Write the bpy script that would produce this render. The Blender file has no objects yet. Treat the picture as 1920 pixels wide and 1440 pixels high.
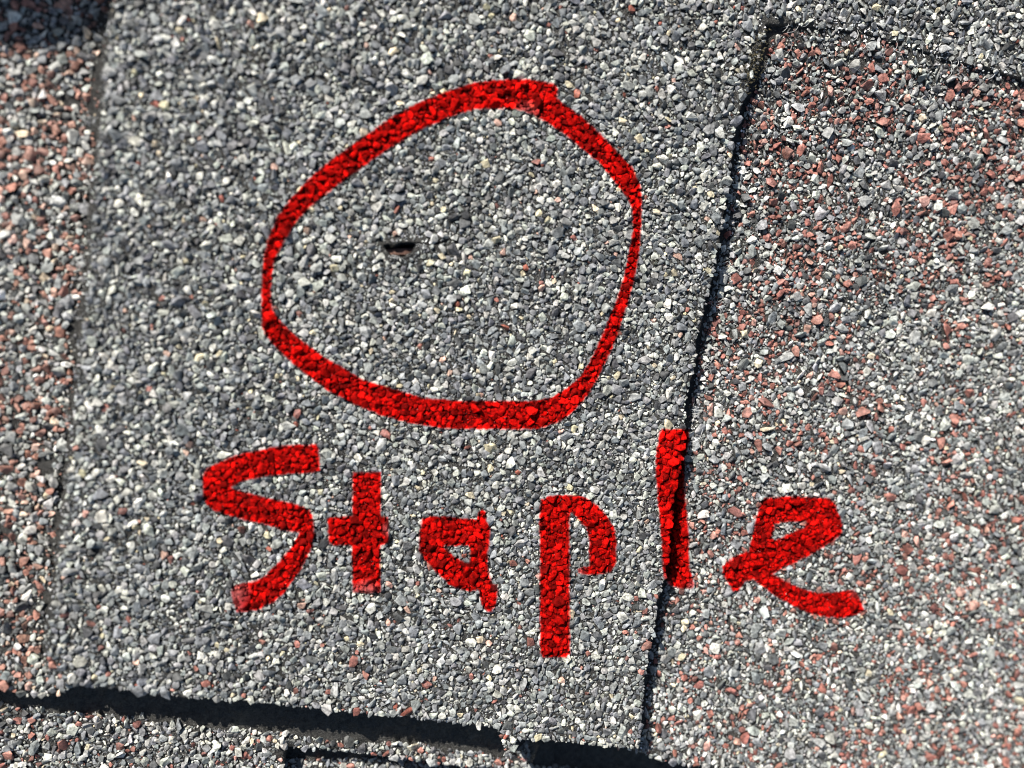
import bpy, bmesh, math, random
import numpy as np
from mathutils import Vector, Matrix, Euler

rng = np.random.default_rng(11)
random.seed(5)
MM = 0.001
S = bpy.context.scene
COL = S.collection

# ------------------------------------------------------------------ camera
TW, TH = 1920.0, 1440.0
DIST = 93 * MM
TILT_X, TILT_Y = math.radians(8.0), math.radians(4.5)
LENS = 26.1
cam_loc = Vector((-math.sin(TILT_X), math.sin(TILT_Y), 1.0))
cam_loc = cam_loc.normalized() * DIST
fwd = (-cam_loc).normalized()
right = fwd.cross(Vector((0, 1, 0))).normalized()
up = right.cross(fwd).normalized()
cd = bpy.data.cameras.new('camera')
cam = bpy.data.objects.new('camera', cd)
COL.objects.link(cam)
rot = Matrix((right, up, -fwd)).transposed()
cam.matrix_world = Matrix.Translation(cam_loc) @ rot.to_4x4()
cd.lens = LENS
cd.sensor_width = 36.0
cd.clip_start = 0.004
cd.clip_end = 50.0
cd.dof.use_dof = True
cd.dof.focus_distance = DIST + 3.4 * MM
cd.dof.aperture_fstop = 7.6
cd.dof.aperture_blades = 0
S.camera = cam

# ------------------------------------------------------------------ sky, sun, exposure
SUNX, SUNY = 0.86, 1.22            # shadow of a thing 1 high falls this far to the right and down the roof
sun_dir = Vector((SUNX, -SUNY, -1.0)).normalized()
elev = math.asin(-sun_dir.z)
W = bpy.data.worlds.new("World")
S.world = W
W.use_nodes = True
wn = W.node_tree
sky = wn.nodes.new('ShaderNodeTexSky')
sky.sky_type = 'NISHITA'
sky.sun_disc = False
sky.sun_elevation = elev
sky.sun_rotation = math.atan2(-sun_dir.x, -sun_dir.y)
bg = wn.nodes['Background']
bg.inputs['Strength'].default_value = 0.05
wn.links.new(sky.outputs[0], bg.inputs['Color'])
sl = bpy.data.lights.new('sun', 'SUN')
sl.energy = 5.0
sl.angle = math.radians(0.53)
sl.color = (1.0, 0.955, 0.89)
so = bpy.data.objects.new('sun', sl)
COL.objects.link(so)
so.rotation_euler = sun_dir.to_track_quat('-Z', 'Y').to_euler()
so.location = (-0.3, 0.4, 0.5)
S.view_settings.view_transform = 'Standard'
S.view_settings.look = 'None'
S.view_settings.exposure = 0.75
S.view_settings.gamma = 1.0
S.view_settings.use_curve_mapping = False
S.render.filter_size = 1.1
S.cycles.filter_width = 1.1

# ------------------------------------------------------------------ helpers
C_ = np.array(cam_loc); R_ = np.array(right); U_ = np.array(up); F_ = np.array(fwd)
FPX = LENS / 36.0 * TW

def at(px, py, z=0.0):
    """roof point (metres) at height z seen at photograph pixel px, py"""
    d = F_ + R_ * ((px - TW / 2) / FPX) + U_ * (-(py - TH / 2) / FPX)
    t = (z - C_[2]) / d[2]
    p = C_ + d * t
    return p[0], p[1]

def to_px(x, y, z):
    x, y, z = np.broadcast_arrays(x, y, z)
    v = np.stack([x - C_[0], y - C_[1], z - C_[2]], -1)
    dep = v @ F_
    return TW / 2 + FPX * (v @ R_) / dep, TH / 2 - FPX * (v @ U_) / dep

def poly(pts, z):
    return np.array([at(a, b, z) for a, b in pts])

def inside(x, y, P):
    r = np.zeros(np.shape(x), bool)
    n = len(P)
    for i in range(n):
        x1, y1 = P[i]; x2, y2 = P[(i + 1) % n]
        if y1 == y2: continue
        c = (y1 > y) != (y2 > y)
        r ^= c & (x < (x2 - x1) * (y - y1) / (y2 - y1) + x1)
    return r

def edge_dist(x, y, P, closed=True):
    """distance to the outline and the nearest point on it"""
    best = np.full(np.shape(x), 1e9); bx = np.zeros(np.shape(x)); by = np.zeros(np.shape(x))
    n = len(P)
    for i in range(n if closed else n - 1):
        x1, y1 = P[i]; x2, y2 = P[(i + 1) % n]
        dx, dy = x2 - x1, y2 - y1
        L = dx * dx + dy * dy + 1e-18
        t = np.clip(((x - x1) * dx + (y - y1) * dy) / L, 0, 1)
        qx, qy = x1 + t * dx, y1 + t * dy
        d = np.hypot(x - qx, y - qy)
        m = d < best
        best = np.where(m, d, best); bx = np.where(m, qx, bx); by = np.where(m, qy, by)
    return best, bx, by

_ng = rng.random((256, 256))
def vnoise(x, y, scale, seed=0):
    """value noise 0..1; scale in metres"""
    u = x / scale + 57.3 + seed * 13.7; v = y / scale + 91.1 + seed * 7.9
    iu = np.floor(u).astype(int); iv = np.floor(v).astype(int)
    fu = u - iu; fv = v - iv
    fu = fu * fu * (3 - 2 * fu); fv = fv * fv * (3 - 2 * fv)
    g = lambda a, b: _ng[(a + seed * 31) % 256, (b + seed * 17) % 256]
    return (g(iu, iv) * (1 - fu) + g(iu + 1, iv) * fu) * (1 - fv) + (g(iu, iv + 1) * (1 - fu) + g(iu + 1, iv + 1) * fu) * fv

def smooth(P, n=3, amp=0.0, seed=0, step=0.5 * MM):
    """resample an outline and give it a slightly frayed edge"""
    out = []
    for i in range(len(P)):
        a, b = P[i], P[(i + 1) % len(P)]
        k = max(1, int(np.hypot(*(b - a)) / step))
        for j in range(k):
            out.append(a + (b - a) * j / k)
    out = np.array(out)
    if amp:
        out[:, 0] += (vnoise(out[:, 0], out[:, 1], 1.1 * MM, seed) - .5) * amp
        out[:, 1] += (vnoise(out[:, 0], out[:, 1], 1.1 * MM, seed + 1) - .5) * amp
    return out

def new_mesh(name, V, Fc, mat, colors=None, smooth_shade=False):
    """V (n,3), Fc (m,k) arrays"""
    me = bpy.data.meshes.new(name)
    V = np.ascontiguousarray(V, dtype=np.float32); Fc = np.ascontiguousarray(Fc, dtype=np.int32)
    k = Fc.shape[1]
    me.vertices.add(len(V)); me.vertices.foreach_set('co', V.ravel())
    me.loops.add(Fc.size); me.loops.foreach_set('vertex_index', Fc.ravel())
    me.polygons.add(len(Fc))
    me.polygons.foreach_set('loop_start', np.arange(0, Fc.size, k, dtype=np.int32))
    me.polygons.foreach_set('loop_total', np.full(len(Fc), k, dtype=np.int32))
    me.polygons.foreach_set('use_smooth', np.full(len(Fc), smooth_shade))
    me.update(calc_edges=True)
    if colors is not None:
        at_ = me.color_attributes.new('stone', 'FLOAT_COLOR', 'POINT')
        c4 = np.ones((len(V), 4), np.float32); c4[:, :3] = colors
        at_.data.foreach_set('color', c4.ravel())
    if mat: me.materials.append(mat)
    return me

def link(name, me, parent=None, loc=None):
    o = bpy.data.objects.new(name, me)
    COL.objects.link(o)
    if parent is not None: o.parent = parent
    if loc is not None: o.location = loc
    return o

def thing(name, label, cat, loc, group=None):
    o = bpy.data.objects.new(name, None)
    COL.objects.link(o)
    o.empty_display_size = 0.01
    o.location = loc
    o['label'] = label; o['category'] = cat
    if group: o['group'] = group
    return o

# ------------------------------------------------------------------ materials
def stone_material(name, source):
    m = bpy.data.materials.new(name); m.use_nodes = True
    nt = m.node_tree; N = nt.nodes; L = nt.links
    b = N['Principled BSDF']
    if source == 'object':
        src = N.new('ShaderNodeObjectInfo'); rm = N.new('ShaderNodeAttribute'); rm.attribute_name = 'stone'
        mx = N.new('ShaderNodeVectorMath'); mx.operation = 'MULTIPLY'
        L.new(src.outputs['Color'], mx.inputs[0]); L.new(rm.outputs['Color'], mx.inputs[1]); colour = mx.outputs[0]
    else:
        src = N.new('ShaderNodeAttribute'); src.attribute_name = 'stone'; colour = src.outputs['Color']
    g = N.new('ShaderNodeNewGeometry')
    n1 = N.new('ShaderNodeTexNoise'); n1.inputs['Scale'].default_value = 2100; n1.inputs['Detail'].default_value = 8; n1.inputs['Roughness'].default_value = .72
    L.new(g.outputs['Position'], n1.inputs['Vector'])
    r1 = N.new('ShaderNodeMapRange'); r1.inputs['From Min'].default_value = .36; r1.inputs['From Max'].default_value = .66
    r1.inputs['To Min'].default_value = .34; r1.inputs['To Max'].default_value = 1.85
    L.new(n1.outputs['Fac'], r1.inputs['Value'])
    # grime in blotches over the shingle
    n2 = N.new('ShaderNodeTexNoise'); n2.inputs['Scale'].default_value = 190; n2.inputs['Detail'].default_value = 4
    L.new(g.outputs['Position'], n2.inputs['Vector'])
    r2 = N.new('ShaderNodeMapRange'); r2.inputs['From Min'].default_value = .3; r2.inputs['From Max'].default_value = .7
    r2.inputs['To Min'].default_value = .78; r2.inputs['To Max'].default_value = 1.12
    L.new(n2.outputs['Fac'], r2.inputs['Value'])
    mu = N.new('ShaderNodeMath'); mu.operation = 'MULTIPLY'
    L.new(r1.outputs[0], mu.inputs[0]); L.new(r2.outputs[0], mu.inputs[1])
    vm = N.new('ShaderNodeVectorMath'); vm.operation = 'SCALE'
    L.new(colour, vm.inputs[0]); L.new(mu.outputs[0], vm.inputs['Scale'])
    L.new(vm.outputs[0], b.inputs['Base Color'])
    b.inputs['Roughness'].default_value = .55
    b.inputs['Specular IOR Level'].default_value = .45
    n3 = N.new('ShaderNodeTexNoise'); n3.inputs['Scale'].default_value = 5200; n3.inputs['Detail'].default_value = 4; n3.inputs['Roughness'].default_value = .7
    L.new(g.outputs['Position'], n3.inputs['Vector'])
    bp = N.new('ShaderNodeBump'); bp.inputs['Strength'].default_value = .9; bp.inputs['Distance'].default_value = .00008
    L.new(n3.outputs['Fac'], bp.inputs['Height']); L.new(bp.outputs[0], b.inputs['Normal'])
    return m

def asphalt_material():
    m = bpy.data.materials.new('asphalt'); m.use_nodes = True
    nt = m.node_tree; N = nt.nodes; L = nt.links
    b = N['Principled BSDF']
    g = N.new('ShaderNodeNewGeometry')
    n1 = N.new('ShaderNodeTexNoise'); n1.inputs['Scale'].default_value = 1500; n1.inputs['Detail'].default_value = 9; n1.inputs['Roughness'].default_value = .85
    L.new(g.outputs['Position'], n1.inputs['Vector'])
    cr = N.new('ShaderNodeValToRGB')
    cr.color_ramp.elements[0].position = .38; cr.color_ramp.elements[0].color = (.007, .007, .0075, 1)
    cr.color_ramp.elements[1].position = .68; cr.color_ramp.elements[1].color = (.095, .092, .082, 1)
    L.new(n1.outputs['Fac'], cr.inputs[0]); L.new(cr.outputs[0], b.inputs['Base Color'])
    b.inputs['Roughness'].default_value = .24
    b.inputs['Specular IOR Level'].default_value = .38
    v = N.new('ShaderNodeTexNoise'); v.inputs['Scale'].default_value = 4200; v.inputs['Detail'].default_value = 6; v.inputs['Roughness'].default_value = .75
    L.new(g.outputs['Position'], v.inputs['Vector'])
    bp = N.new('ShaderNodeBump'); bp.inputs['Strength'].default_value = 1; bp.inputs['Distance'].default_value = .00028
    L.new(v.outputs['Fac'], bp.inputs['Height']); L.new(bp.outputs[0], b.inputs['Normal'])
    return m

def far_material():
    """granule-covered roofing beyond the modelled shingles"""
    m = bpy.data.materials.new('granule_roofing'); m.use_nodes = True
    nt = m.node_tree; N = nt.nodes; L = nt.links
    b = N['Principled BSDF']
    g = N.new('ShaderNodeNewGeometry')
    v = N.new('ShaderNodeTexVoronoi'); v.inputs['Scale'].default_value = 900
    L.new(g.outputs['Position'], v.inputs['Vector'])
    hs = N.new('ShaderNodeSeparateColor'); L.new(v.outputs['Color'], hs.inputs[0])
    cr = N.new('ShaderNodeValToRGB')
    e = cr.color_ramp.elements
    e[0].color = (.09, .1, .11, 1); e[1].color = (.4, .41, .39, 1); e[1].position = .9
    k = e.new(.95); k.color = (.3, .1, .07, 1)
    L.new(hs.outputs[0], cr.inputs[0]); L.new(cr.outputs[0], b.inputs['Base Color'])
    b.inputs['Roughness'].default_value = .7
    bp = N.new('ShaderNodeBump'); bp.inputs['Strength'].default_value = 1; bp.inputs['Distance'].default_value = .0006; bp.invert = True
    L.new(v.outputs['Distance'], bp.inputs['Height']); L.new(bp.outputs[0], b.inputs['Normal'])
    return m

def paint_material():
    m = stone_material('red_paint', 'attribute')
    b = m.node_tree.nodes['Principled BSDF']
    b.inputs['Roughness'].default_value = .8
    b.inputs['Specular IOR Level'].default_value = .02
    return m

def metal_material(name, c1, c2, scale, rough, metal):
    m = bpy.data.materials.new(name); m.use_nodes = True
    nt = m.node_tree; N = nt.nodes; L = nt.links
    b = N['Principled BSDF']
    g = N.new('ShaderNodeNewGeometry')
    n1 = N.new('ShaderNodeTexNoise'); n1.inputs['Scale'].default_value = scale; n1.inputs['Detail'].default_value = 6
    L.new(g.outputs['Position'], n1.inputs['Vector'])
    cr = N.new('ShaderNodeValToRGB')
    cr.color_ramp.elements[0].position = .35; cr.color_ramp.elements[0].color = (*c1, 1)
    cr.color_ramp.elements[1].position = .65; cr.color_ramp.elements[1].color = (*c2, 1)
    L.new(n1.outputs['Fac'], cr.inputs[0]); L.new(cr.outputs[0], b.inputs['Base Color'])
    b.inputs['Roughness'].default_value = rough; b.inputs['Metallic'].default_value = metal
    bp = N.new('ShaderNodeBump'); bp.inputs['Strength'].default_value = .5; bp.inputs['Distance'].default_value = .2 / scale
    L.new(n1.outputs['Fac'], bp.inputs['Height']); L.new(bp.outputs[0], b.inputs['Normal'])
    return m

M_STONE_A = stone_material('stone_attribute', 'attribute')
M_STONE_O = stone_material('stone_object', 'object')
M_ASPH = asphalt_material()
M_FAR = far_material()
M_PAINT = paint_material()
M_RUST = metal_material('rusty_steel', (.04, .022, .016), (.16, .085, .062), 2500, .45, .55)
M_BLOCKER = metal_material('dark_sheet_metal', (.03, .03, .032), (.05, .05, .052), 60, .5, .3)

# ------------------------------------------------------------------ outlines (read off the photograph, laid on the roof plane)
CENTRE_RIGHT = [(1462, 42), (1440, 45), (1432, 78), (1424, 118), (1408, 155), (1386, 205), (1374, 262), (1366, 337), (1354, 412), (1336, 515),
                (1331, 540), (1322, 575), (1312, 611), (1305, 645), (1303, 680), (1293, 722), (1284, 764), (1285, 800), (1281, 840),
                (1275, 880), (1264, 923), (1257, 969), (1254, 1030), (1243, 1091), (1232, 1137), (1225, 1185), (1216, 1220), (1207, 1266),
                (1204, 1325), (1198, 1380), (1194, 1402)]
CENTRE_BOTTOM = [(1150, 1396), (1080, 1391), (1000, 1385), (972, 1383), (966, 1392), (964, 1412), (952, 1415), (945, 1404), (943, 1384), (938, 1370), (924, 1361),
                 (860, 1354), (770, 1344), (700, 1340), (640, 1335), (560, 1325), (480, 1317), (370, 1308), (250, 1295), (150, 1285), (88, 1282)]
CENTRE_LEFT = [(82, 1242), (86, 1155), (94, 1105), (103, 1040), (111, 982), (115, 915), (127, 827), (133, 760), (140, 671), (151, 582), (158, 515), (166, 404),
               (173, 325), (184, 212), (187, 150), (194, 75), (206, 0), (226, -170), (232, -230)]
RIGHT_TOP = [(1522, 49), (1624, 60), (1680, 79), (1732, 94), (1785, 112), (1837, 124), (1886, 139), (1920, 150), (2040, 185), (2160, 225)]
P_CENTRE = CENTRE_RIGHT + CENTRE_BOTTOM + CENTRE_LEFT + [(1000, -230), (2160, -230)] + RIGHT_TOP[::-1]
P_RIGHT = [(1400, -30), (2160, 60), (2160, 1680), (1460, 1650), (1455, 1452), (1380, 1444), (1300, 1436), (1259, 1429), (1224, 1421), (1205, 1411), (1160, 1400), (1140, 1370)] + \
          [(x - 60, y) for x, y in CENTRE_RIGHT[::-1] if 80 < y < 1370]
P_LEFT = [(-230, -230), (270, -230), (246, 0), (226, 230), (200, 560), (175, 800), (160, 1000), (140, 1200), (140, 1290), (84, 1306), (50, 1304), (0, 1296), (-110, 1284), (-230, 1276)]
P_LOWER = [(-230, 1200), (985, 1330), (1010, 1400), (996, 1440), (975, 1446), (900, 1440), (846, 1433), (743, 1420), (640, 1408), (534, 1399), (528, 1470), (530, 1680), (-230, 1680)]
P_LOWEST = [(-230, 1200), (1700, 1300), (2160, 1400), (2160, 1680), (-230, 1680)]
LAYER = 2.5 * MM
THICK = 2.35 * MM

# heights of the shingles' asphalt surfaces
def z_centre(x, y):
    return (vnoise(x, y, 22 * MM, 1) - .5) * .5 * MM + (vnoise(x, y, 5 * MM, 2) - .5) * .22 * MM + (vnoise(x, y, .7 * MM, 3) - .5) * .16 * MM
z_flat = z_centre
def z_side(x, y, base=-LAYER):
    return base + (vnoise(x, y, 16 * MM, 4) - .5) * .7 * MM + (vnoise(x, y, 4 * MM, 5) - .5) * .35 * MM + (vnoise(x, y, .7 * MM, 6) - .5) * .2 * MM
_y0 = at(1500, 70)[1]; _y1 = at(1500, 420)[1]
def z_right(x, y):
    t = np.clip((y - _y1) / (_y0 - _y1), 0, 1.1)
    t2 = np.clip((x - at(1440, 100)[0]) / (25 * MM), 0, 1)
    return np.minimum(z_side(x, y) + t * t * (1.2 + 1.15 * t2) * MM, z_flat(x, y) - .32 * MM)
Z_LOW, Z_LOWEST = -5.8 * MM, -8.6 * MM
def z_lower(x, y): return z_side(x + .3, y, Z_LOW)
def z_lowest(x, y): return z_side(x + .5, y + .2, Z_LOWEST)

# torn slit with the staple showing in it
SLIT = np.array([at(a, b) for a, b in [(716, 466), (728, 460), (752, 458), (775, 457), (797, 455)]])
SLIT_TAIL = np.array([at(a, b) for a, b in [(797, 457), (822, 456), (842, 450), (852, 438), (858, 430)]])
POCKET = np.array([at(a, b) for a, b in [(720, 463), (728, 459), (742, 460), (757, 457), (773, 458), (784, 456), (790, 458), (782, 462), (775, 466), (772, 473), (764, 475), (756, 481), (745, 478), (737, 480), (728, 472)]])
_zc0 = z_centre
def z_centre(x, y):
    z = _zc0(x, y)
    d, _, _ = edge_dist(x, y, POCKET)
    inn = inside(x, y, POCKET)
    sd = np.where(inn, -d, d)
    z = z + .5 * MM * np.exp(-(np.clip(sd, 0, None) / (.7 * MM)) ** 2) * (sd > -.02 * MM)      # swollen lips of the tear
    z = z - 1.9 * MM * np.clip(-sd / (.2 * MM) + .3, 0, 1)
    d2, _, _ = edge_dist(x, y, SLIT_TAIL, closed=False)
    z = z - .4 * MM * np.clip(1 - d2 / (.2 * MM), 0, 1)
    return z

# ------------------------------------------------------------------ granule prototypes
def make_proto(nv, seed, flat):
    r = np.random.default_rng(seed)
    while True:
        p = r.normal(size=(nv, 3)); p /= np.linalg.norm(p, axis=1)[:, None]
        d = np.linalg.norm(p[:, None] - p[None], axis=2) + np.eye(nv) * 9
        if d.min() > .30: break
    p *= r.uniform(.74, 1.16, (nv, 1))
    p[:, 2] = np.clip(p[:, 2], -.8, .62 if flat else .95)      # broken flat face
    bm = bmesh.new()
    for q in p: bm.verts.new(q)
    bmesh.ops.convex_hull(bm, input=bm.verts)
    for v in [v for v in bm.verts if not v.link_faces]: bm.verts.remove(v)
    bmesh.ops.triangulate(bm, faces=bm.faces)
    bmesh.ops.recalc_face_normals(bm, faces=bm.faces)
    bm.verts.index_update()
    V = np.array([v.co[:] for v in bm.verts]); Fc = np.array([[v.index for v in f.verts] for f in bm.faces])
    bm.free()
    V[:, :2] -= (V[:, :2].max(0) + V[:, :2].min(0)) / 2
    # weathered, paler rims and a darker core
    h = V[:, 2] / max(V[:, 2].max(), .3)
    rim = np.clip(1.28 - .52 * np.clip(h, 0, 1) + r.uniform(-.16, .16, len(V)), .6, 1.5)
    me = new_mesh('granule_stone', V, Fc, M_STONE_O, np.repeat(rim[:, None], 3, 1))
    return V, Fc, me, rim
PROTO = [make_proto(13, 100 + i, i % 3 != 0) for i in range(26)] + [make_proto(8, 300 + i, False) for i in range(12)]
NBIG = 26

PALETTE = {
    'grey': ([(.172, .181, .189), (.23, .240, .241), (.295, .303, .289), (.40, .407, .368), (.535, .535, .47), (.08, .082, .083), (.58, .51, .35), (.56, .36, .28), (.28, .09, .062), (.60, .59, .54)],
             [.19, .22, .21, .19, .085, .10, .016, .005, .003, .012]),
    'red':  ([(.22, .232, .235), (.30, .308, .298), (.40, .406, .375), (.52, .522, .47), (.10, .103, .105), (.62, .54, .39), (.68, .67, .62)],
             [.22, .24, .22, .11, .13, .015, .035]),
    'left': ([(.25, .26, .255), (.33, .335, .315), (.44, .44, .40), (.55, .55, .49), (.11, .112, .11), (.62, .50, .36), (.72, .71, .66)],
             [.20, .24, .22, .13, .10, .02, .035]),
    'mix':  ([(.20, .21, .215), (.28, .288, .28), (.40, .405, .37), (.54, .53, .47), (.09, .092, .092), (.64, .56, .40), (.70, .69, .64)],
             [.22, .22, .20, .12, .13, .025, .03]),
}

_cor = np.array([at(a, b, z) for a in (-175, 2095) for b in (-170, 1615) for z in (0, -9 * MM)])
(FX0, FY0), (FX1, FY1) = _cor.min(0), _cor.max(0)

def scatter(Pvis, radii_plan, keep, pack):
    """dart throwing, big stones first; radii_plan = [(rmin, rmax, tries)]"""
    x0, y0 = Pvis.min(0); x1, y1 = Pvis.max(0)
    x0, x1 = max(x0, FX0), min(x1, FX1); y0, y1 = max(y0, FY0), min(y1, FY1)
    area = (x1 - x0) * (y1 - y0)
    cell = 2.0 * MM
    grid = {}
    out = []
    for rmin, rmax, dens in radii_plan:
        n = int(dens * area / MM ** 2)
        xs = rng.uniform(x0, x1, n); ys = rng.uniform(y0, y1, n)
        rs = np.sort(rng.uniform(rmin, rmax, n))[::-1] * MM
        ok = inside(xs, ys, Pvis)
        xs, ys, rs = xs[ok], ys[ok], rs[ok]
        ok = keep(xs, ys, rs)
        xs, ys, rs = xs[ok], ys[ok], rs[ok]
        for x, y, r in zip(xs.tolist(), ys.tolist(), rs.tolist()):
            ci, cj = int(x // cell), int(y // cell)
            bad = False
            for i in (ci - 1, ci, ci + 1):
                for j in (cj - 1, cj, cj + 1):
                    for (a, b, q) in grid.get((i, j), ()):
                        m = (r + q) * pack
                        if (a - x) ** 2 + (b - y) ** 2 < m * m:
                            bad = True; break
                    if bad: break
                if bad: break
            if not bad:
                grid.setdefault((ci, cj), []).append((x, y, r)); out.append((x, y, r))
    return np.array(out)

ALL = []     # every granule, for draping the paint: (proto, M, t, colour)

def granules(parent, Pout, zfun, keep, plan, palette, pack=.70, redfun=None, embed=.36, tilt=.36):
    pts = scatter(Pout, plan, keep, pack)
    n = len(pts)
    x, y, r = pts.T
    big = r > .26 * MM
    pid = np.where(big, rng.integers(0, NBIG, n), NBIG + rng.integers(0, len(PROTO) - NBIG, n))
    asp = rng.uniform(1.0, 1.42, n)                 # elongation
    thin = rng.uniform(.42, .72, n)
    long_ = rng.random(n) < .10
    asp[long_] = rng.uniform(1.5, 1.9, long_.sum())
    sx = r * np.sqrt(asp) * 1.14; sy = r / np.sqrt(asp) * 1.14; sz = np.minimum(r * thin, .42 * MM)
    yaw = rng.uniform(0, 2 * math.pi, n)
    tx = rng.normal(0, tilt, n); ty = rng.normal(0, tilt, n)
    z = zfun(x, y) + sz * (1 - embed * 2) + rng.normal(0, .045 * MM, n) + .04 * MM
    cy, sy_ = np.cos(yaw), np.sin(yaw)
    zero = np.zeros(n); one = np.ones(n)
    Rz = np.stack([np.stack([cy, -sy_, zero], -1), np.stack([sy_, cy, zero], -1), np.stack([zero, zero, one], -1)], 1)
    Rx = np.stack([np.stack([one, zero, zero], -1), np.stack([zero, np.cos(tx), -np.sin(tx)], -1), np.stack([zero, np.sin(tx), np.cos(tx)], -1)], 1)
    Ry = np.stack([np.stack([np.cos(ty), zero, np.sin(ty)], -1), np.stack([zero, one, zero], -1), np.stack([-np.sin(ty), zero, np.cos(ty)], -1)], 1)
    Rm = Rx @ Ry @ Rz
    M = Rm * np.stack([sx, sy, sz], -1)[:, None, :]
    t = np.stack([x, y, z], -1)
    cols, w = PALETTE[palette]; cols = np.array(cols); w = np.array(w) / np.sum(w)
    ci = rng.choice(len(cols), n, p=w)
    if redfun is not None:
        redden = rng.random(n) < redfun(x, y)
        sal = 1.0 if palette != 'left' else np.array([1.22, 1.45, 1.38])
        pal = sal * np.array([(.29, .118, .092), (.36, .165, .13), (.44, .25, .205), (.20, .09, .073)])
        col = cols[ci]; col[redden] = pal[rng.choice(4, redden.sum(), p=[.38, .30, .12, .20])]
    else:
        col = cols[ci]
    # painted glints: small stones along the torn asphalt edges recoloured white
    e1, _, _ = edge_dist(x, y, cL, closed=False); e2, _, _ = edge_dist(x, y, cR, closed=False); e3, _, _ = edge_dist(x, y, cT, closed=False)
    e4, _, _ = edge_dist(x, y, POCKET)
    glint = (r < .24 * MM) & ((e1 < .5 * MM) | ((e2 < 3.0 * MM) & ~inside(x, y, PC)) | (e3 < 1.3 * MM) | (e4 < 1.2 * MM))
    glint &= (rng.random(n) < .6) & (vnoise(x, y, 3 * MM, 37) > .45)
    col[glint] = (.82, .82, .80)
    col = col * rng.uniform(.78, 1.2, (n, 1)) * rng.uniform(.965, 1.035, (n, 3))
    # the 300 that show largest become separate parts
    px, py = to_px(x, y, z)
    vis = (px > 4) & (px < TW - 4) & (py > 4) & (py < TH - 4) & SHOW(parent, px, py)
    order = np.argsort(-(r * vis)); top = order[:min(300, int(vis.sum()))]
    top = top[r[top] > .28 * MM]
    solo = np.zeros(n, bool); solo[top] = True
    pl = np.array(parent.location)
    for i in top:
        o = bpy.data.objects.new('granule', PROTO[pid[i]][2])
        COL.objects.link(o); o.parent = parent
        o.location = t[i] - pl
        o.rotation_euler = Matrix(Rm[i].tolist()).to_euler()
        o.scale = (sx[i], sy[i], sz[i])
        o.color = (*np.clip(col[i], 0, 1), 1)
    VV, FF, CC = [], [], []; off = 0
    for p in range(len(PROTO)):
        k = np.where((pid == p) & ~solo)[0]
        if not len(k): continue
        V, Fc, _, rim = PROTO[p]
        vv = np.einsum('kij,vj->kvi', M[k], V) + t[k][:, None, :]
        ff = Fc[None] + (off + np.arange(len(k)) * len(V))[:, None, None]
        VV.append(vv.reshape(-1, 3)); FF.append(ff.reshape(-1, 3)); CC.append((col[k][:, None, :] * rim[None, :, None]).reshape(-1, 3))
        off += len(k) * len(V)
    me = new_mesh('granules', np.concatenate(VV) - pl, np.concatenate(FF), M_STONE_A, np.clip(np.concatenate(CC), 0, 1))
    o = link('granules', me, parent); o['kind'] = 'stuff'
    ALL.append((pid, M, t, col, r))
    return n, off

def SHOW(parent, px, py):
    """pixels where this shingle is the top layer"""
    k = parent['_k']
    inC = inside(px, py, np.array(P_CENTRE, float))
    if k == 'c': return inC
    if k in 'lr': return ~inC & (py < 1420)
    if k == 'w': return (py > 1352) & ~inC
    return (py > 1430)

def sheet(parent, P, zfun, cell, fray, seed, thick=THICK):
    """the asphalt mat: a bumpy sheet with its own thickness and a frayed edge"""
    P = smooth(P, amp=fray, seed=seed)
    x0, y0 = P.min(0); x1, y1 = P.max(0)
    nx = int((x1 - x0) / cell) + 2; ny = int((y1 - y0) / cell) + 2
    gx, gy = np.meshgrid(x0 + np.arange(nx) * cell, y0 + np.arange(ny) * cell, indexing='ij')
    ccx = gx[:-1, :-1] + cell / 2; ccy = gy[:-1, :-1] + cell / 2
    q = inside(ccx, ccy, P)
    idx = np.arange(nx * ny).reshape(nx, ny)
    quads = np.stack([idx[:-1, :-1], idx[1:, :-1], idx[1:, 1:], idx[:-1, 1:]], -1)[q]
    # boundary edges
    e = np.concatenate([quads[:, [0, 1]], quads[:, [1, 2]], quads[:, [2, 3]], quads[:, [3, 0]]])
    key = np.sort(e, 1); code = key[:, 0].astype(np.int64) * (nx * ny) + key[:, 1]
    u, inv, cnt = np.unique(code, return_inverse=True, return_counts=True)
    be = e[cnt[inv] == 1]
    X = gx.ravel().copy(); Y = gy.ravel().copy()
    bv = np.unique(be)
    d, bx, by = edge_dist(X[bv], Y[bv], P)
    X[bv] = bx; Y[bv] = by
    Z = np.zeros(nx * ny); used = np.unique(quads)
    Z[used] = zfun(X[used], Y[used])
    Z[bv] -= .15 * MM
    remap = -np.ones(nx * ny, int); remap[used] = np.arange(len(used))
    V = np.stack([X[used], Y[used], Z[used]], -1)
    F = remap[quads]
    nb = len(bv); bmap = {b: i for i, b in enumerate(bv)}
    Vb = np.stack([X[bv], Y[bv], Z[bv] - thick + .15 * MM], -1)
    base = len(V)
    rb = np.array([[remap[a], base + bmap[a], base + bmap[b], remap[b]] for a, b in be])
    V = np.concatenate([V, Vb]); F = np.concatenate([F, rb])
    me = new_mesh('asphalt_mat', V - np.array(parent.location), F, M_ASPH, smooth_shade=True)
    return link('asphalt_mat', me, parent)

def base_of(P):
    return ((P[:, 0].min() + P[:, 0].max()) / 2, (P[:, 1].min() + P[:, 1].max()) / 2)

GROUP = 'asphalt roof shingles lapping over one another'
def shingle(k, Ppx, z0, label, zfun, cell, fray, seed):
    P = poly(Ppx, z0)
    bx, by = base_of(P)
    t = thing('roof_shingle', label, 'shingle', (bx, by, z0 - THICK), GROUP)
    t['_k'] = k
    sheet(t, P, zfun, cell, fray, seed)
    return t, P

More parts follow.
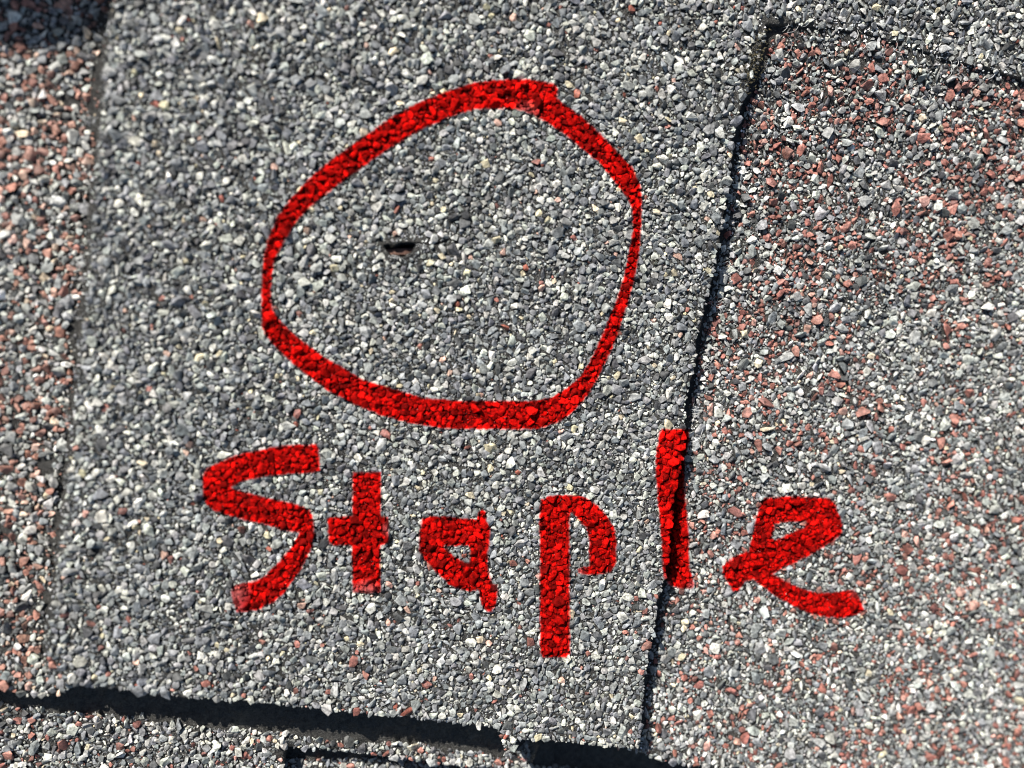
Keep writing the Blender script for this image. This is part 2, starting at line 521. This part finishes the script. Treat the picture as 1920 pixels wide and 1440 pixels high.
# ------------------------------------------------------------------ the roof far around
def build_roof():
    bm = bmesh.new()
    z = -12 * MM
    vs = [bm.verts.new((a, b, z)) for a, b in ((-3, -3), (3, -3), (3, 3), (-3, 3))]
    bm.faces.new(vs)
    r = bmesh.ops.extrude_face_region(bm, geom=bm.faces[:])
    for v in r['geom']:
        if isinstance(v, bmesh.types.BMVert): v.co.z -= .012
    bmesh.ops.recalc_face_normals(bm, faces=bm.faces)
    me = bpy.data.meshes.new('roof'); bm.to_mesh(me); bm.free(); me.materials.append(M_FAR)
    o = link('roof', me); o['kind'] = 'structure'
build_roof()

# ------------------------------------------------------------------ the shingles
T_C, PC = shingle('c', P_CENTRE, 0.0, 'broad grey granule shingle carrying the red circle, raised above its neighbours', z_centre, .25 * MM, .5 * MM, 3)
T_L, PL = shingle('l', P_LEFT, -LAYER, 'rust-flecked shingle strip along the left, beside the grey one', lambda x, y: z_side(x, y), .4 * MM, .5 * MM, 5)
T_R, PR = shingle('r', P_RIGHT, -LAYER, 'wide rust-flecked shingle right of the black gap, under the red letter e', z_right, .35 * MM, .5 * MM, 7)
T_W, PW = shingle('w', P_LOWER, Z_LOW, 'pale speckled shingle course at the bottom left, below the thick dark shadow', z_lower, .4 * MM, .4 * MM, 9)
T_D, PD = shingle('d', P_LOWEST, Z_LOWEST, 'lowest shingle course, only a sliver showing at the bottom edge below the double shadow', z_lowest, .5 * MM, .4 * MM, 11)

cR = poly(CENTRE_RIGHT, 0); cL = poly(CENTRE_LEFT, 0); cT = poly([(1440, 45)] + RIGHT_TOP, 0)
cx_slit, cy_slit = at(762, 470)

def keep_centre(x, y, r):
    d, _, _ = edge_dist(x, y, POCKET)
    ins = inside(x, y, POCKET)
    ok = ~ins & (d > r * 1.1 + np.where(r < .2 * MM, .12, .2 + 1.0 * vnoise(x, y, 1.0 * MM, 36)) * MM)
    pxx, pyy = to_px(x, y, 0.0)
    ring = np.hypot((pxx - 765) / 52, (pyy - 470) / 26) < 1
    smear = np.hypot((pxx - 825) / 42, (pyy - 463) / 17) < 1
    ok &= ~(ring | smear) | (rng.random(len(x)) < .38) | ((r > .4 * MM) & ~ring)
    d2, _, _ = edge_dist(x, y, SLIT_TAIL, closed=False)
    ok &= d2 > r * .5 + .02 * MM
    # thin patches where the asphalt shows
    bare = vnoise(x, y, 3.2 * MM, 21) * .55 + vnoise(x, y, 1.3 * MM, 22) * .45
    ok &= (bare > .25) | (rng.random(len(x)) < .35)
    # crumbled edge near the top of the gap and along the left edge
    dr, _, _ = edge_dist(x, y, cR, closed=False)
    m1 = (y > at(1400, 200)[1]) & (dr < .9 * MM + .5 * MM * vnoise(x, y, 1 * MM, 23))
    ok &= ~(m1 & (rng.random(len(x)) < .8))
    dl, _, _ = edge_dist(x, y, cL, closed=False)
    ok &= (dl > .28 * MM + r * .95) | ((r < .20 * MM) & (rng.random(len(x)) < .25))
    dt, _, _ = edge_dist(x, y, cT, closed=False)
    ok &= (dt > .7 * MM + 1.0 * MM * (vnoise(x, y, 2 * MM, 24) - .3)) | (rng.random(len(x)) < .35)
    return ok

def keep_left(x, y, r):
    dl, _, _ = edge_dist(x, y, cL, closed=False)
    inC = inside(x, y, PC)
    w = (.6 + 1.5 * vnoise(x, y, 5 * MM, 25) ** 1.6) * MM
    ok = (~inC) & ((dl > w + r) | ((dl > w * .4 + r) & (rng.random(len(x)) < .05)) | ((r < .20 * MM) & (rng.random(len(x)) < .12)))
    bare = vnoise(x, y, 3.0 * MM, 26) * .6 + vnoise(x, y, 1.2 * MM, 27) * .4
    return ok & (bare > .22)

def keep_right(x, y, r):
    inC = inside(x, y, PC)
    dr, _, _ = edge_dist(x, y, cR, closed=False)
    w = (1.25 + 1.1 * vnoise(x, y, 3 * MM, 28)) * MM
    ok = (~inC) & (dr > 1.35 * MM + .3 * MM * vnoise(x, y, 1 * MM, 44)) & ((dr > w) | (rng.random(len(x)) < .45))
    dt, _, _ = edge_dist(x, y, cT, closed=False)
    ok &= (dt > (.5 + 1.3 * vnoise(x, y, 2.4 * MM, 29)) * MM) | (rng.random(len(x)) < .2)
    bare = vnoise(x, y, 2.6 * MM, 30) * .55 + vnoise(x, y, 1.1 * MM, 31) * .45
    return ok & (bare > .16)

BOTTOM_PX2 = np.array([(1300, 1412)] + CENTRE_BOTTOM[:4], float)
BOTTOM_PX = np.array(CENTRE_BOTTOM[9:] + [(60, 1278), (0, 1270), (-200, 1250)], float)
def keep_lower(x, y, r):
    bare = vnoise(x, y, 2.6 * MM, 32) * .55 + vnoise(x, y, 1.1 * MM, 33) * .45
    px, py = to_px(x, y, Z_LOW)
    d, _, _ = edge_dist(px, py, BOTTOM_PX, closed=False)
    return (bare > .2) & (py > 1300) & (px < 992) & (d > 46 + 12 * vnoise(x, y, 2 * MM, 35))
def keep_lowest(x, y, r):
    px, py = to_px(x, y, Z_LOWEST)
    d, _, _ = edge_dist(px, py, BOTTOM_PX2, closed=False)
    return (py > 1420) & (d > 50)

_yb = at(500, 900)[1]; _yb2 = at(500, 1320)[1]
def reds_right(x, y):
    px, py = to_px(x, y, -LAYER)
    g = np.clip(1.25 - .62 * py / TH + .15 * (px - 1200) / 720, .35, 1.3)
    return .155 * g * np.clip(2.6 * vnoise(x, y, 7 * MM, 41) * (.4 + 1.2 * vnoise(x, y, 2.2 * MM, 42)), .25, 2.2)
def reds_left(x, y):
    return .35 * np.clip(.5 + 1.0 * vnoise(x, y, 5 * MM, 43), .4, 1.4)
def reds_low(x, y): return np.full(np.shape(x), .09)
def reds(x, y):
    t = np.clip((_yb - y) / (_yb - _yb2), 0, 1)
    return .004 + .05 * t * vnoise(x, y, 9 * MM, 34)

PLAN_C = [(.57, .82, .10), (.37, .57, 1.3), (.215, .385, 8.0), (.11, .21, 19)]
PLAN_S = [(.62, .86, .12), (.42, .62, 1.0), (.24, .42, 7.0), (.12, .24, 16)]
PLAN_R = [(.56, .90, .14), (.36, .56, 1.1), (.20, .36, 9.5), (.10, .20, 22)]
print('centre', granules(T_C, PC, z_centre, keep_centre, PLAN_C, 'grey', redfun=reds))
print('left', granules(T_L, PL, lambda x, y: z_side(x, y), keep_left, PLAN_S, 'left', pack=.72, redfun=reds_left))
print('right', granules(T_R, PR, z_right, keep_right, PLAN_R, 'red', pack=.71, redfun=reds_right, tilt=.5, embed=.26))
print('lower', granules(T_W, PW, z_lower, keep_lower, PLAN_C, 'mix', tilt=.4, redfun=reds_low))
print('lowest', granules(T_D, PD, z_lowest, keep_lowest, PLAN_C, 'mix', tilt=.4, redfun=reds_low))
for t in (T_C, T_L, T_R, T_W, T_D):
    del t['_k']

# ------------------------------------------------------------------ the red paint, draped over the granules
CIRCLE_OUT = [(1046, 184), (1048, 172), (1045, 159), (1027, 152), (995, 147), (960, 146), (927, 149), (890, 153), (840, 168), (785, 190), (730, 220), (685, 252), (635, 287), (585, 327), (547, 367),
              (520, 402), (505, 437), (494, 475), (490, 506), (488, 545), (488, 576), (488, 609), (495, 627), (511, 647), (537, 673), (573, 704), (614, 734), (660, 759), (712, 780),
              (763, 794), (820, 804), (860, 806), (917, 807), (999, 807), (1020, 803), (1056, 789), (1084, 766), (1105, 740), (1120, 717), (1136, 680), (1151, 650), (1166, 609), (1182, 560),
              (1192, 519), (1200, 478), (1205, 420), (1205, 370), (1202, 345), (1185, 310), (1155, 280), (1127, 250), (1097, 222), (1065, 197)]
CIRCLE_IN = [(965, 206), (927, 205), (890, 207), (840, 222), (820, 232), (780, 250), (735, 277), (685, 312), (635, 347), (580, 392), (555, 420), (535, 452), (523, 477), (516, 493), (511, 524),
             (509, 563), (513, 578), (524, 599), (558, 630), (594, 658), (640, 686), (686, 712), (737, 727), (794, 744), (860, 750), (917, 750), (1004, 750), (1033, 744), (1061, 727),
             (1084, 707), (1102, 681), (1117, 650), (1133, 614), (1148, 576), (1161, 545), (1171, 504), (1178, 472), (1185, 432), (1184, 395), (1175, 372), (1152, 345), (1127, 310),
             (1090, 280), (1052, 250), (1015, 225), (990, 213)]
L_S = [(594, 832), (599, 840), (602, 886), (565, 889), (530, 891), (500, 895), (472, 900), (450, 907), (435, 914), (460, 921), (485, 927), (515, 935), (550, 942), (572, 950), (584, 957), (589, 975),
       (592, 1000), (587, 1025), (575, 1052), (557, 1082), (535, 1112), (515, 1130), (485, 1145), (460, 1149), (442, 1151), (437, 1135), (431, 1112), (435, 1100), (447, 1093), (467, 1090),
       (487, 1085), (502, 1072), (522, 1052), (540, 1032), (552, 1012), (559, 1000), (530, 995), (500, 986), (467, 979), (435, 970), (402, 960), (385, 947), (380, 930), (378, 907), (379, 890),
       (387, 877), (405, 867), (430, 856), (460, 847), (490, 841), (520, 835), (565, 832)]
L_T = [(660, 884), (717, 883), (716, 920), (716, 966), (728, 968), (731, 990), (730, 1018), (725, 1023), (715, 1024), (715, 1112), (690, 1115), (660, 1113), (658, 1024), (625, 1025), (615, 1020), (612, 972), (620, 968),
       (659, 966)]
L_A = [(791, 970), (818, 966), (850, 968), (892, 972), (896, 960), (906, 952), (913, 960), (914, 975), (921, 990), (921, 1009), (917, 1031), (916, 1055), (918, 1075), (925, 1092), (934, 1095), (935, 1107), (932, 1133),
       (923, 1148), (913, 1148), (901, 1133), (896, 1107), (881, 1112), (862, 1107), (840, 1097), (818, 1075), (794, 1051), (784, 1031), (784, 1007), (788, 982)]
H_A = [(835, 1025), (877, 1025), (880, 1036), (879, 1054), (864, 1049), (850, 1039)]
L_P = [(1013, 936), (1032, 928), (1069, 926), (1098, 930), (1120, 945), (1139, 966), (1153, 988), (1157, 1007), (1157, 1055), (1149, 1073), (1125, 1079), (1095, 1080), (1083, 1075), (1080, 1065), (1103, 1059),
       (1103, 1036), (1103, 1017), (1098, 992), (1081, 973), (1072, 964), (1069, 973), (1070, 1046), (1070, 1226), (1064, 1234), (1018, 1234), (1011, 1226), (1010, 1094), (1011, 1021), (1009, 973)]
L_L = [(1242, 803), (1295, 803), (1293, 832), (1286, 856), (1284, 911), (1288, 948), (1293, 1000), (1295, 1061), (1303, 1097), (1300, 1105), (1272, 1105), (1251, 1097), (1242, 1079), (1239, 1015), (1232, 948), (1228, 893),
       (1228, 856), (1231, 832), (1237, 806)]
L_E = [(1433, 932), (1486, 929), (1556, 932), (1567, 945), (1578, 969), (1581, 984), (1578, 1003), (1562, 1018), (1532, 1036), (1495, 1055), (1468, 1067), (1451, 1076), (1474, 1088), (1501, 1102), (1532, 1110), (1572, 1108),
       (1602, 1104), (1613, 1119), (1622, 1145), (1608, 1155), (1578, 1161), (1541, 1158), (1510, 1149), (1480, 1134), (1452, 1119), (1431, 1103), (1413, 1088), (1397, 1093), (1385, 1111), (1373, 1110), (1364, 1094),
       (1353, 1076), (1353, 1061), (1370, 1045), (1388, 1036), (1402, 1032), (1410, 1000), (1417, 966), (1425, 942)]
H_E = [(1455, 984), (1474, 980), (1510, 980), (1507, 987), (1477, 1000), (1455, 1010), (1449, 1007)]

# granules with their planes, hashed for draping
def proto_planes():
    out = []
    for V, Fc, _, _ in PROTO:
        a, b, c = V[Fc[:, 0]], V[Fc[:, 1]], V[Fc[:, 2]]
        nrm = np.cross(b - a, c - a); nrm /= np.linalg.norm(nrm, axis=1)[:, None] + 1e-12
        s = np.sign((nrm * (a - V.mean(0))).sum(1)); s[s == 0] = 1
        nrm *= s[:, None]
        out.append((nrm, (nrm * a).sum(1)))
    return out
PLANES = proto_planes()
CELL = .066 * MM

def drape(outline, holes):
    O = np.array(outline, float)
    xs, ys = [], []
    for a in (O[:, 0].min() - 25, O[:, 0].max() + 45):
        for b in (O[:, 1].min() - 25, O[:, 1].max() + 45):
            X, Y = at(a, b); xs.append(X); ys.append(Y)
    x0, x1, y0, y1 = min(xs), max(xs), min(ys), max(ys)
    nx, ny = int((x1 - x0) / CELL), int((y1 - y0) / CELL)
    gx = x0 + np.arange(nx) * CELL; gy = y0 + np.arange(ny) * CELL
    X, Y = np.meshgrid(gx, gy, indexing='ij')
    inC = inside(X, Y, PC_F)
    Z = np.where(inC, z_centre(X, Y), z_right(X, Y)).astype(np.float64)
    Cc = np.empty((nx, ny, 3)); Cc[:] = (.03, .03, .03)
    Oz = np.array([at(a, b) for a, b in outline])
    for pid, M, t, col, r in ALL[:3]:
        k = np.where((t[:, 0] > x0 - MM) & (t[:, 0] < x1 + MM) & (t[:, 1] > y0 - MM) & (t[:, 1] < y1 + MM))[0]
        pxx, pyy = to_px(t[k, 0], t[k, 1], t[k, 2])
        d, _, _ = edge_dist(pxx, pyy, O)
        near = inside(pxx, pyy, O) | (d < 40)
        for hh in holes:
            H = np.array(hh, float)
            dh, _, _ = edge_dist(pxx, pyy, H)
            near &= ~(inside(pxx, pyy, H) & (dh > 40))
        for i in k[near]:
            Rr = r[i] * 1.75
            i0 = max(0, int((t[i, 0] - Rr - x0) / CELL)); i1 = min(nx, int((t[i, 0] + Rr - x0) / CELL) + 2)
            j0 = max(0, int((t[i, 1] - Rr - y0) / CELL)); j1 = min(ny, int((t[i, 1] + Rr - y0) / CELL) + 2)
            if i0 >= i1 or j0 >= j1: continue
            nrm, dd = PLANES[pid[i]]
            n2 = nrm @ np.linalg.inv(M[i])          # plane: n2.(p - t) = dd
            dx = gx[i0:i1, None] - t[i, 0]; dy = gy[None, j0:j1] - t[i, 1]
            upm = n2[:, 2] > 1e-6; dnm = n2[:, 2] < -1e-6
            zt = ((dd[upm, None, None] - n2[upm, 0, None, None] * dx - n2[upm, 1, None, None] * dy) / n2[upm, 2, None, None]).min(0)
            zb = ((dd[dnm, None, None] - n2[dnm, 0, None, None] * dx - n2[dnm, 1, None, None] * dy) / n2[dnm, 2, None, None]).max(0)
            zz = zt + t[i, 2]
            sub = Z[i0:i1, j0:j1]
            m = (zt > zb) & (zz > sub)
            sub[m] = zz[m]
            Cc[i0:i1, j0:j1][m] = col[i]
    Zp = np.pad(Z, 1, mode='edge'); Cp = np.pad(Cc, ((1, 1), (1, 1), (0, 0)), mode='edge')
    best = Z.copy(); bc = Cc.copy()
    for a in range(3):
        for b in range(3):
            zz = Zp[a:a + nx, b:b + ny]; m = zz > best
            best[m] = zz[m]; bc[m] = .7 * Cc[m] + .3 * Cp[a:a + nx, b:b + ny][m]
    Z = best + .016 * MM; Cc = bc
    px, py = to_px(X, Y, Z)
    wob = (vnoise(X, Y, .35 * MM, 40) - .5) * 3.2
    d, _, _ = edge_dist(px, py, O)
    sd = np.where(inside(px, py, O), d, -d)
    for hh in holes:
        H = np.array(hh, float)
        dh, _, _ = edge_dist(px, py, H)
        sd = np.minimum(sd, np.where(inside(px, py, H), -dh, dh))
    sd = sd + wob
    return X, Y, Z, Cc, sd, px, py, (nx, ny)

PC_F = PC
def paint(name, label, cat, outline, holes, group, fades=()):
    X, Y, Z, Cc, sd, px, py, (nx, ny) = drape(outline, holes)
    idx = np.arange(nx * ny).reshape(nx, ny)
    q = np.stack([idx[:-1, :-1], idx[1:, :-1], idx[1:, 1:], idx[:-1, 1:]], -1)
    inq = (sd[:-1, :-1] > 0) & (sd[1:, :-1] > 0) & (sd[1:, 1:] > 0) & (sd[:-1, 1:] > 0)
    q = q[inq]
    used = np.unique(q); remap = -np.ones(nx * ny, int); remap[used] = np.arange(len(used))
    x, y, z = X.ravel()[used], Y.ravel()[used], Z.ravel()[used]
    c = Cc.reshape(-1, 3)[used]; s = sd.ravel()[used]
    lum = c @ np.array([.35, .45, .20])
    red = np.stack([np.clip(.05 + lum * 1.15, 0, .62), .0022 + lum * .004, .0018 + lum * .002], -1)
    cover = np.clip(s / 3.6, 0, 1) * .8 + .2            # thin paint at the edge of the stroke
    a, b = px.ravel()[used], py.ravel()[used]
    for fx, fy, fr, fs in fades:
        cover = cover * (1 - .42 * fs * np.clip(1.3 - np.hypot(a - fx, b - fy) / fr, 0, 1))
    colr = red * cover[:, None] + c * (1 - cover[:, None])
    loc = np.array([x.mean(), y.mean(), z.min()])
    me = new_mesh(name, np.stack([x, y, z], -1) - loc, remap[q], M_PAINT, np.clip(colr, 0, 1))
    o = link(name, me, None, loc)
    o['label'] = label; o['category'] = cat
    if group: o['group'] = group
    print(name, len(q))
    return o

GL = 'hand-drawn red letters of the word Staple'
paint('painted_circle', 'large uneven red ring hand-drawn round the small torn slit on the grey shingle', 'painted mark', CIRCLE_OUT, [CIRCLE_IN], None, [(988, 212, 22, .5)])
paint('painted_letter', 'red capital letter S, angular and hooked at its foot, on the grey shingle', 'painted letter', L_S, [], GL, [(440, 1112, 26, .6), (444, 1146, 14, .4)])
paint('painted_letter', 'red lower-case letter t shaped like a thick cross on the grey shingle', 'painted letter', L_T, [], GL, [(688, 1114, 24, .6), (729, 992, 14, .5), (660, 1110, 14, .3)])
paint('painted_letter', 'red lower-case letter a with a small triangular opening, between t and p', 'painted letter', L_A, [H_A], GL, [(932, 1100, 9, .4)])
paint('painted_letter', 'red lower-case letter p with a long straight stem and open bowl', 'painted letter', L_P, [], GL, [(1082, 1066, 16, .4)])
paint('painted_letter', 'red stroke of the letter l running across the black gap between shingles', 'painted letter', L_L, [], GL, [(1302, 1102, 14, .6), (1244, 1090, 14, .5)])
paint('painted_letter', 'red lower-case letter e with a long tail, on the rust-flecked shingle', 'painted letter', L_E, [H_E], GL, [(1606, 1108, 14, .4)])

# ------------------------------------------------------------------ torn glass fibres and a tuft of moss
M_FIBRE = metal_material('glass_fibre', (.55, .55, .53), (.8, .8, .78), 900, .3, 0.0)
M_MOSS = metal_material('moss', (.03, .026, .014), (.12, .10, .05), 4000, .9, 0.0)
def fibres(parent, spots, zf):
    VV, FF, off = [], [], 0
    for (px, py, spread, n, ang) in spots:
        for _ in range(n):
            x, y = at(px + rng.normal(0, spread), py + rng.normal(0, spread * .6), -LAYER * .5)
            a = math.radians(ang) + rng.normal(0, .55); L = rng.uniform(.5, 2.2) * MM; cv = rng.normal(0, .7)
            rad = rng.uniform(.012, .028) * MM
            k = 7; pts = []
            for i in range(k):
                u = i / (k - 1)
                X = x + math.cos(a + cv * u) * L * u; Y = y + math.sin(a + cv * u) * L * u
                pts.append((X, Y))
            P = np.array(pts); Z = zf(P[:, 0], P[:, 1]) + (.22 + .35 * np.sin(np.linspace(.2, 2.9, k))) * MM
            for i in range(k):
                d = P[min(i + 1, k - 1)] - P[max(i - 1, 0)]; d = d / (np.linalg.norm(d) + 1e-9); nrm = np.array([-d[1], d[0]])
                rr = rad * (1 if 0 < i < k - 1 else .4)
                for t in range(4):
                    c, s_ = math.cos(t * math.pi / 2), math.sin(t * math.pi / 2)
                    VV.append((P[i, 0] + nrm[0] * c * rr, P[i, 1] + nrm[1] * c * rr, Z[i] + s_ * rr))
            for i in range(k - 1):
                for t in range(4):
                    FF.append((off + i * 4 + t, off + i * 4 + (t + 1) % 4, off + (i + 1) * 4 + (t + 1) % 4, off + (i + 1) * 4 + t))
            off += 4 * k
    o = link('glass_fibres', new_mesh('glass_fibres', np.array(VV) - np.array(parent.location), np.array(FF), M_FIBRE), parent)
    o['kind'] = 'stuff'
fibres(T_R, [(1360, 505, 10, 14, 10), (1346, 572, 8, 10, 20), (1322, 690, 7, 9, 30), (1300, 770, 6, 6, 10), (1790, 116, 28, 22, -20), (1850, 130, 20, 10, -10),
             (1480, 55, 18, 10, -20), (1440, 150, 8, 6, 60), (1378, 380, 7, 6, 70), (1303, 835, 6, 6, 20), (1650, 90, 40, 10, -15)], z_right)
fibres(T_L, [(176, 235, 5, 8, 85), (171, 330, 4, 6, 80), (165, 395, 4, 6, 75), (157, 505, 4, 8, 80), (148, 600, 4, 6, 85), (130, 800, 4, 4, 80)], lambda x, y: z_side(x, y) + 1.6 * MM)
fibres(T_C, [(778, 470, 9, 4, 0), (738, 482, 6, 3, -20)], _zc0)

def build_moss():
    cx, cy = at(1413, 118)
    z0 = float(_zc0(np.array([cx]), np.array([cy]))[0])
    bm = bmesh.new()
    for _ in range(300):
        px, py = 1413 + rng.normal(0, 9), 118 + rng.normal(0, 26)
        px += (118 - py) * .25
        x, y = at(px, py); z = float(_zc0(np.array([x]), np.array([y]))[0]) + rng.uniform(-.1, .25) * MM
        L = rng.uniform(.15, .42) * MM; w = L * .28; a = rng.uniform(0, 6.28)
        tipv = Vector((rng.normal(0, .8), rng.normal(0, .8), 1)).normalized() * L
        o = Vector((x - cx, y - cy, z - z0))
        b = [bm.verts.new(o + Vector((math.cos(a + q), math.sin(a + q), 0)) * w) for q in (0, 2.1, 4.2)]
        tp = bm.verts.new(o + tipv)
        for i in range(3): bm.faces.new((b[i], b[(i + 1) % 3], tp))
    me = bpy.data.meshes.new('moss_tuft'); bm.to_mesh(me); bm.free(); me.materials.append(M_MOSS)
    o = link('moss_tuft', me, None, (cx, cy, z0))
    o['label'] = 'small olive-brown tuft of moss on the grey shingle beside the top of the black gap'; o['category'] = 'moss'
build_moss()

# ------------------------------------------------------------------ the staple in its slit
def build_staple():
    cx, cy = at(753, 472)
    zt = float(_zc0(np.array([cx]), np.array([cy]))[0]) - .48 * MM
    t = thing('staple', 'rusty brown steel staple crown showing in the dark slit inside the red circle', 'staple', (cx, cy, zt))
    t.rotation_euler = (math.radians(-8), 0, math.radians(2))
    def bar(name, sx, sy, sz, loc, parent, bend=0):
        bm = bmesh.new()
        bmesh.ops.create_cube(bm, size=1)
        for v in bm.verts: v.co = Vector((v.co.x * sx, v.co.y * sy, v.co.z * sz))
        bmesh.ops.subdivide_edges(bm, edges=[e for e in bm.edges if abs(e.verts[0].co.x - e.verts[1].co.x) > sx * .5], cuts=6)
        for v in bm.verts: v.co.z -= bend * (v.co.x / sx) ** 2 * 4
        bmesh.ops.bevel(bm, geom=bm.edges[:], offset=min(sx, sy, sz) * .18, segments=2, affect='EDGES')
        me = bpy.data.meshes.new(name); bm.to_mesh(me); bm.free(); me.materials.append(M_RUST)
        return link(name, me, parent, loc)
    bar('crown', 3.6 * MM, .85 * MM, .42 * MM, (0, 0, 0), t, .12 * MM)
    bar('leg', .45 * MM, .8 * MM, 5.0 * MM, (-1.62 * MM, 0, -2.6 * MM), t)
    bar('leg', .45 * MM, .8 * MM, 5.0 * MM, (1.62 * MM, 0, -2.6 * MM), t)
build_staple()

# ------------------------------------------------------------------ box vent out of view, added to cast the upper left corner shadow
def build_blocker():
    H = 74 * MM
    zb = -12 * MM
    sx, sy = at(214, 62)
    top = zb + H + 8 * MM
    X1 = sx - SUNX * top; Y0 = sy + SUNY * top
    w, d = 260 * MM, 260 * MM
    cx, cy = X1 - w / 2, Y0 + d / 2
    t = thing('shadow_blocker', 'low dark box vent standing past the upper left corner', 'blocker', (cx, cy, zb))
    def rbox(name, hw, hd, z0, z1, rad, lip=0):
        bm = bmesh.new(); ring = []
        pts = []
        for qx, qy, a0 in ((1, 1, 0), (-1, 1, 90), (-1, -1, 180), (1, -1, 270)):
            for k in range(7):
                a = math.radians(a0 + 15 * k)
                pts.append((qx * (hw - rad) + rad * math.cos(a), qy * (hd - rad) + rad * math.sin(a)))
        rows = [(z0, 1.0), (z1 - 2 * MM, 1.0), (z1 - .6 * MM, .996), (z1, .988)]
        vs = [[bm.verts.new((px * s, py * s, z)) for px, py in pts] for z, s in rows]
        n = len(pts)
        for a, b in zip(vs[:-1], vs[1:]):
            for i in range(n): bm.faces.new((a[i], a[(i + 1) % n], b[(i + 1) % n], b[i]))
        bm.faces.new(vs[-1]); bm.faces.new(vs[0][::-1])
        me = bpy.data.meshes.new(name); bm.to_mesh(me); bm.free(); me.materials.append(M_BLOCKER)
        return link(name, me, t)
    rbox('blocker_base', w / 2 - 12 * MM, d / 2 - 12 * MM, 0, 3 * MM, 5 * MM)
    rbox('body', w / 2 - 25 * MM, d / 2 - 25 * MM, 3 * MM, H - 24 * MM, 8 * MM)
    rbox('blocker_top', w / 2, d / 2, H - 24 * MM, H + 8 * MM, 8 * MM)
build_blocker()
